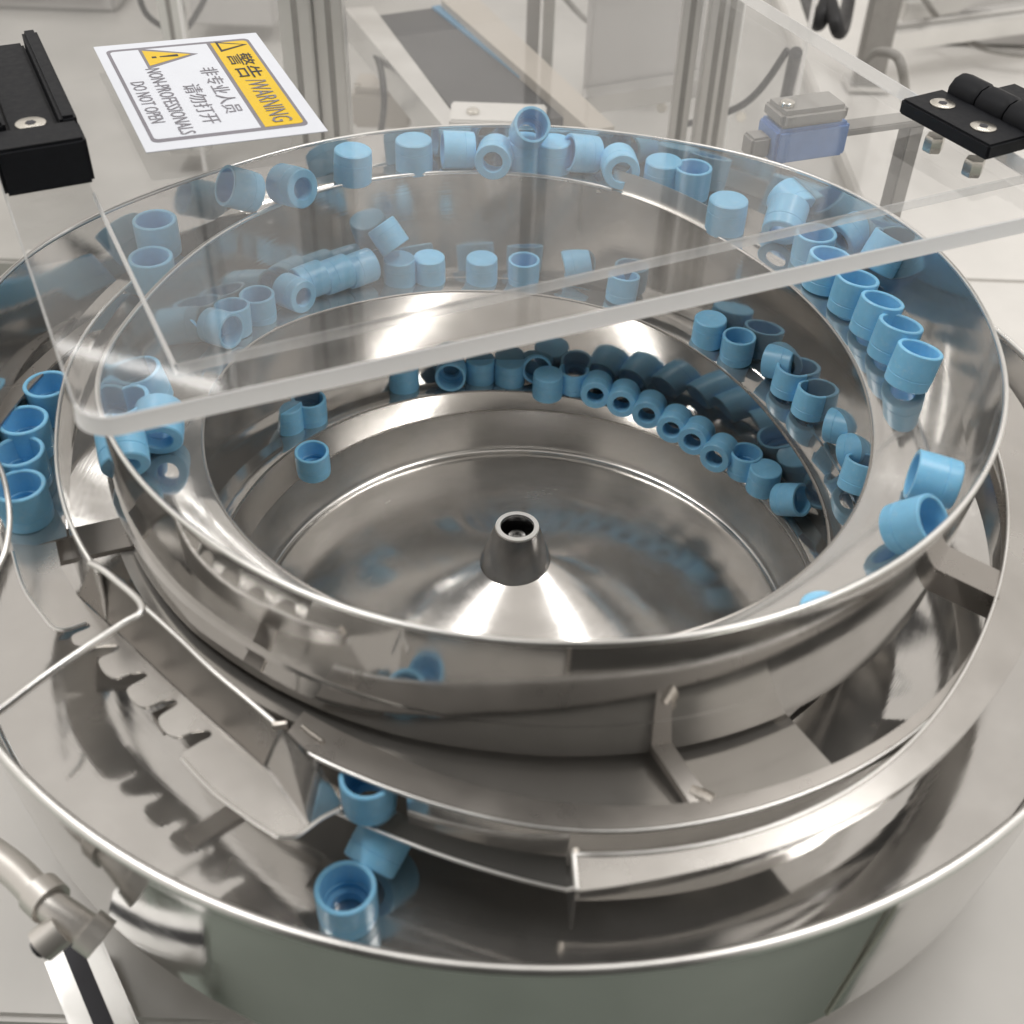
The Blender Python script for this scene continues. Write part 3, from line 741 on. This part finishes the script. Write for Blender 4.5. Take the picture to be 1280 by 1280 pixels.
beam = empty('cross_beam', (0, 0, 0), 'pale horizontal aluminium cross beam right of the conveyor end', 'beam')
b0, b1 = aty(728, 145, .72), aty(875, 122, .72)
bd = (b1 - b0); bn = Vector((-bd.y, bd.x, 0)).normalized() * .03
prism('beam_profile', [b0, b1, b1 + bn, b0 + bn], .022, ALU, beam, .001)
prism('grey_panel', [b0 + bn * 1.05 + Vector((0, 0, .0)), b1 + bn * 1.05, b1 + bn * 1.05 + Vector((.0, .02, .16)), b0 + bn * 1.05 + Vector((0, .02, .16))], bn * .1, MIDG, beam)
cyl_ = None
conv = empty('conveyor', (0, 0, 0), 'dark inclined conveyor bed with blue edge behind the bowl', 'conveyor')
ZC = -.14
def plane_part(nm, pts, z, th, mt, par, bevel=0): return prism(nm, [at(x, y, z) for x, y in pts], -th, mt, par, bevel)
plane_part('belt', [(468, 20), (540, 10), (716, 146), (582, 156)], ZC, .02, BELT, conv)
plane_part('blue_edge', [(540, 8), (550, 6), (735, 148), (716, 148)], ZC + .003, .02, BLUEL, conv)
plane_part('side_rail', [(552, 0), (585, -14), (768, 158), (738, 163)], ZC + .012, .04, BEIGEP, conv)
plane_part('side_rail', [(430, 10), (466, 8), (580, 160), (560, 165)], ZC + .008, .04, ALU, conv)
legz = at(600, 100, ZC)
box('leg', (legz.x - .02, legz.y - .02, -1.05), (legz.x + .02, legz.y + .02, ZC - .02), ALU, conv)
motor = empty('motor_unit', aty(530, 70, 1.15), 'small dark motor with brass fittings on the conveyor', 'motor')
box('motor_body', (-.05, 0, -.05), (.05, .08, .02), GREYPL, motor, .006)
for k in (-.012, .012, .03): cyl('fitting', .010, .03, SCREW, motor, (k, -.03, .0 + .01 * (k > 0)), 14, 'Y')

deck = box('machine_deck', (-1.6, .64, -.42), (.62, 2.2, -.36), DECK, None, .004); tag(deck, 'grey machine deck behind the white table', 'machine deck')
wt = box('side_table', (.45, .63, -.40), (2.2, 2.6, -.335), WHITE, None, .004); tag(wt, 'pale side table behind the hinge at upper right', 'table')
for x0, x1, y, z0, z1, mt, lb in ((-1.5, -.75, 1.5, -.36, .5, MIDG, 'grey machine cabinet behind the warning label'),
                                 (-.70, -.30, 1.75, -.36, .4, BEIGEP, 'beige machine cabinet behind the left posts'),
                                 (.55, 1.0, 2.0, -.335, .3, MIDG, 'grey control box behind the conveyor at right')):
    o = empty('cabinet', ((x0 + x1) / 2, y, z0), lb, 'cabinet'); w = (x1 - x0) / 2
    box('cabinet_body', (-w, 0, 0), (w, .35, z1 - z0), mt, o, .006)
    box('door', (-w + .02, -.012, .03), (w - .02, -.0005, z1 - z0 - .03), mt, o, .003)
    box('handle', (w - .08, -.03, .2), (w - .06, -.0125, .32), BLACK, o, .003)
for (px0, py0, px1, py1, yy, zb, zt, lb) in ((735, 150, 838, 128, .80, -.30, .5, 'clear acrylic guard sheet beside the conveyor at top centre'),
                                             (905, 190, 980, 165, .78, -.30, .5, 'clear acrylic guard sheet behind the sensor'),
                                             (236, 70, 356, 55, .78, -.30, .5, 'clear acrylic guard sheet behind the warning label')):
    p, q = aty(px0, py0, yy), aty(px1, py1, yy); w = (q - p).length
    o = empty('guard_sheet', (p.x, yy, zb), lb, 'guard sheet')
    box('sheet', (0, 0, 0), (w, .006, zt - zb), ACRYL2, o)
    box('sheet_edge', (-.004, -.001, 0), (-.0002, .007, zt - zb), ACRYLE, o); box('sheet_edge', (w + .0002, -.001, 0), (w + .004, .007, zt - zb), ACRYLE, o)
    for zz in (.1, .45):
        b = cyl('screw', .007, .004, SCREW, o, (.014, -.0045, zz), 12, 'Y'); b = cyl('screw', .007, .004, SCREW, o, (w - .014, -.0045, zz), 12, 'Y')
blk2 = empty('white_bracket', at(625, 152, -.12), 'bright white bracket plate behind the stacked cap at the back', 'bracket')
box('plate', (-.055, 0, -.02), (.05, .05, 0), WHITE, blk2, .002); cyl('screw', .007, .004, SCREW, blk2, (-.03, .02, .0002), 12); cyl('screw', .007, .004, SCREW, blk2, (.03, .02, .0002), 12)
for pts, r_, mt, lb in (([(170, -20, -.1), (185, 20, -.15), (225, 40, -.2), (250, 10, -.15), (262, -20, -.1)], .004, RUBBER, 'black air line looping above the warning label'),
                   ([(440, 40, -.2), (470, 70, -.15), (480, 120, -.15), (476, 165, -.25)], .004, RUBBER, 'thin dark air line hanging by the conveyor left rail'),
                   ([(700, -10, -.1), (740, 30, -.18), (800, 50, -.2), (850, 40, -.2)], .004, GREYPL, 'grey air line running behind the guard sheet'),
                   ([(1150, -10, -.2), (1180, 30, -.28), (1230, 60, -.3), (1300, 70, -.3)], .005, GREYPL, 'grey air line over the side table')):
    o = tube('air_line', smooth_path([at(*p) for p in pts], 8), r_, mt); tag(o, lb, 'air line')
for px, py, z, sx2, sy2, hh, mt, lb in ((800, 85, -.3, .05, .04, .06, MIDG, 'small grey valve block behind the guard sheet'), (480, 150, -.3, .04, .03, .05, BEIGEP, 'small beige terminal block by the conveyor left rail'),
                                 (1210, 40, -.33, .10, .06, .05, MIDG, 'grey junction box on the side table at upper right'), (300, 20, -.33, .07, .05, .05, MIDG, 'grey junction box behind the warning label')):
    p = at(px, py, z); o = empty('junction_box', p, lb, 'junction box')
    box('box_body', (-sx2, -sy2, 0), (sx2, sy2, hh), mt, o, .004); box('box_cover', (-sx2 * .9, -sy2 * .9, hh + .0002), (sx2 * .9, sy2 * .9, hh + .006), mt, o, .002)
    for k in (-1, 1): cyl('screw', .005, .003, SCREW, o, (k * sx2 * .8, -sy2 * .7, hh + .006), 10)
# rails and hoses at upper right
for (a, b, y, lb) in (((1090, 62), (1400, 20), 1.35, 'pale machine rail across the upper right, nearer one'), ((1120, 22), (1400, -20), 1.55, 'pale machine rail across the upper right, farther one')):
    p, q = at(a[0], a[1], -.28), at(b[0], b[1], -.28)
    o = empty('machine_rail', p, lb, 'rail'); d = q - p
    s = Vector((-d.y, d.x, 0)).normalized() * .02
    prism('rail_profile', [-s, d - s, d + s, s], .03, ALU, o, .002); prism('rail_groove', [s * -.2 + Vector((0, 0, .0305)), d - s * .2 + Vector((0, 0, .0305)), d + s * .2 + Vector((0, 0, .0305)), s * .2 + Vector((0, 0, .0305))], .0004, GREYPL, o)
def hose(pts, r, mt, lb, nm='hose', z=None):
    o = tube(nm, smooth_path([at(*p) for p in pts], 8), r, mt); tag(o, lb, nm); return o
hose([(1085, 75, -.15), (1100, 65, -.12), (1122, 72, -.12), (1130, 100, -.15), (1132, 130, -.25)], .006, GREYPL, 'grey hose loop behind the hinge')
hose([(1005, -10, -.2), (1022, 30, -.15), (1035, 0, -.12), (1050, 40, -.15), (1062, -5, -.2)], .010, RUBBER, 'black cable bundle hanging at the top right', 'cable')
hose([(840, 160, -.2), (930, 130, -.12), (985, 62, -.05)], .004, RUBBER, 'thin dark cable rising behind the lid to upper right', 'cable')
hose([(975, 160, -.2), (985, 110, -.12), (995, 66, -.05)], .007, RUBBER, 'thick dark cable standing beside the sensor', 'cable')

sens = empty('sensor', at(1010, 205, -.02), 'blue fibre sensor head with grey cap on a bracket behind the lid', 'sensor')
sx_ = (at(1058, 195, -.02) - at(968, 208, -.02)); sl = sx_.length; sx_.normalize(); sn = Vector((-sx_.y, sx_.x, 0))
Ms = Matrix.Identity(4)
for i in range(3): Ms[i][0] = sx_[i]; Ms[i][1] = sn[i]; Ms[i][3] = at(966, 208, -.02)[i]
sens.matrix_world = Ms
box('sensor_body', (0, 0, 0), (sl, .035, .030), SENSB, sens, .003)
box('sensor_cap', (.002, 0, .0302), (sl - .004, .035, .045), GREYPL, sens, .004)
box('bracket', (sl, .01, .012), (sl + .085, .03, .018), GREYPL, sens, .001)
box('bracket_post', (sl + .07, .012, -.31), (sl + .085, .028, .0115), GREYPL, sens, .001)
box('lens', (-.018, .008, .004), (-.0003, .026, .022), GREYPL, sens, .002)
cyl('screw', .006, .004, SCREW, sens, (.012, .014, .045), 12)

# pneumatic fitting and frame at lower left
fit = empty('air_fitting', at(95, 1150, -.20), 'beige pneumatic elbow fitting at the left of the pan', 'fitting')
fl = lambda p: p - fit.location
tube('elbow', [fl(p) for p in smooth_path([at(-20, 1060, -.19), at(20, 1090, -.19), at(55, 1125, -.19), at(90, 1150, -.195), at(112, 1165, -.20)], 5)], .0095, BEIGE, fit, 16)
tube('collar', [fl(at(48, 1115, -.19)), fl(at(64, 1130, -.19))], .0125, BEIGE, fit, 18)
tube('tube_end', [fl(at(78, 1160, -.195)), fl(at(50, 1183, -.2))], .010, BEIGE, fit, 14)
tube('tube_end', [fl(at(108, 1160, -.195)), fl(at(128, 1175, -.2))], .012, BEIGE, fit, 14)
tube('port', [fl(at(60, 1176, -.197)), fl(at(46, 1187, -.2005))], .0055, INK, fit, 12)
def fpost(px, py, label, mt=ALU, w=.03):
    p = at(px, py, -.33)
    o = empty('aluminium_post', (p.x, p.y, -.3298), label, 'post')
    return o
fr = empty('frame_profile', at(110, 1235, -.327), 'aluminium frame profile with dark slot at the lower left', 'profile')
p0, p1 = at(88, 1180, -.3), at(150, 1330, -.3)
dd = (p1 - p0); sd = Vector((-dd.y, dd.x, 0)).normalized() * .018
prism('profile', [p0 - fr.location - sd, p1 - fr.location - sd, p1 - fr.location + sd, p0 - fr.location + sd], -.0265, ALU, fr, .002)
prism('slot', [p0 - fr.location - sd * .3 + Vector((0, 0, .0005)), p1 - fr.location - sd * .3 + Vector((0, 0, .0005)), p1 - fr.location + sd * .3 + Vector((0, 0, .0005)), p0 - fr.location + sd * .3 + Vector((0, 0, .0005))], -.0004, INK, fr)
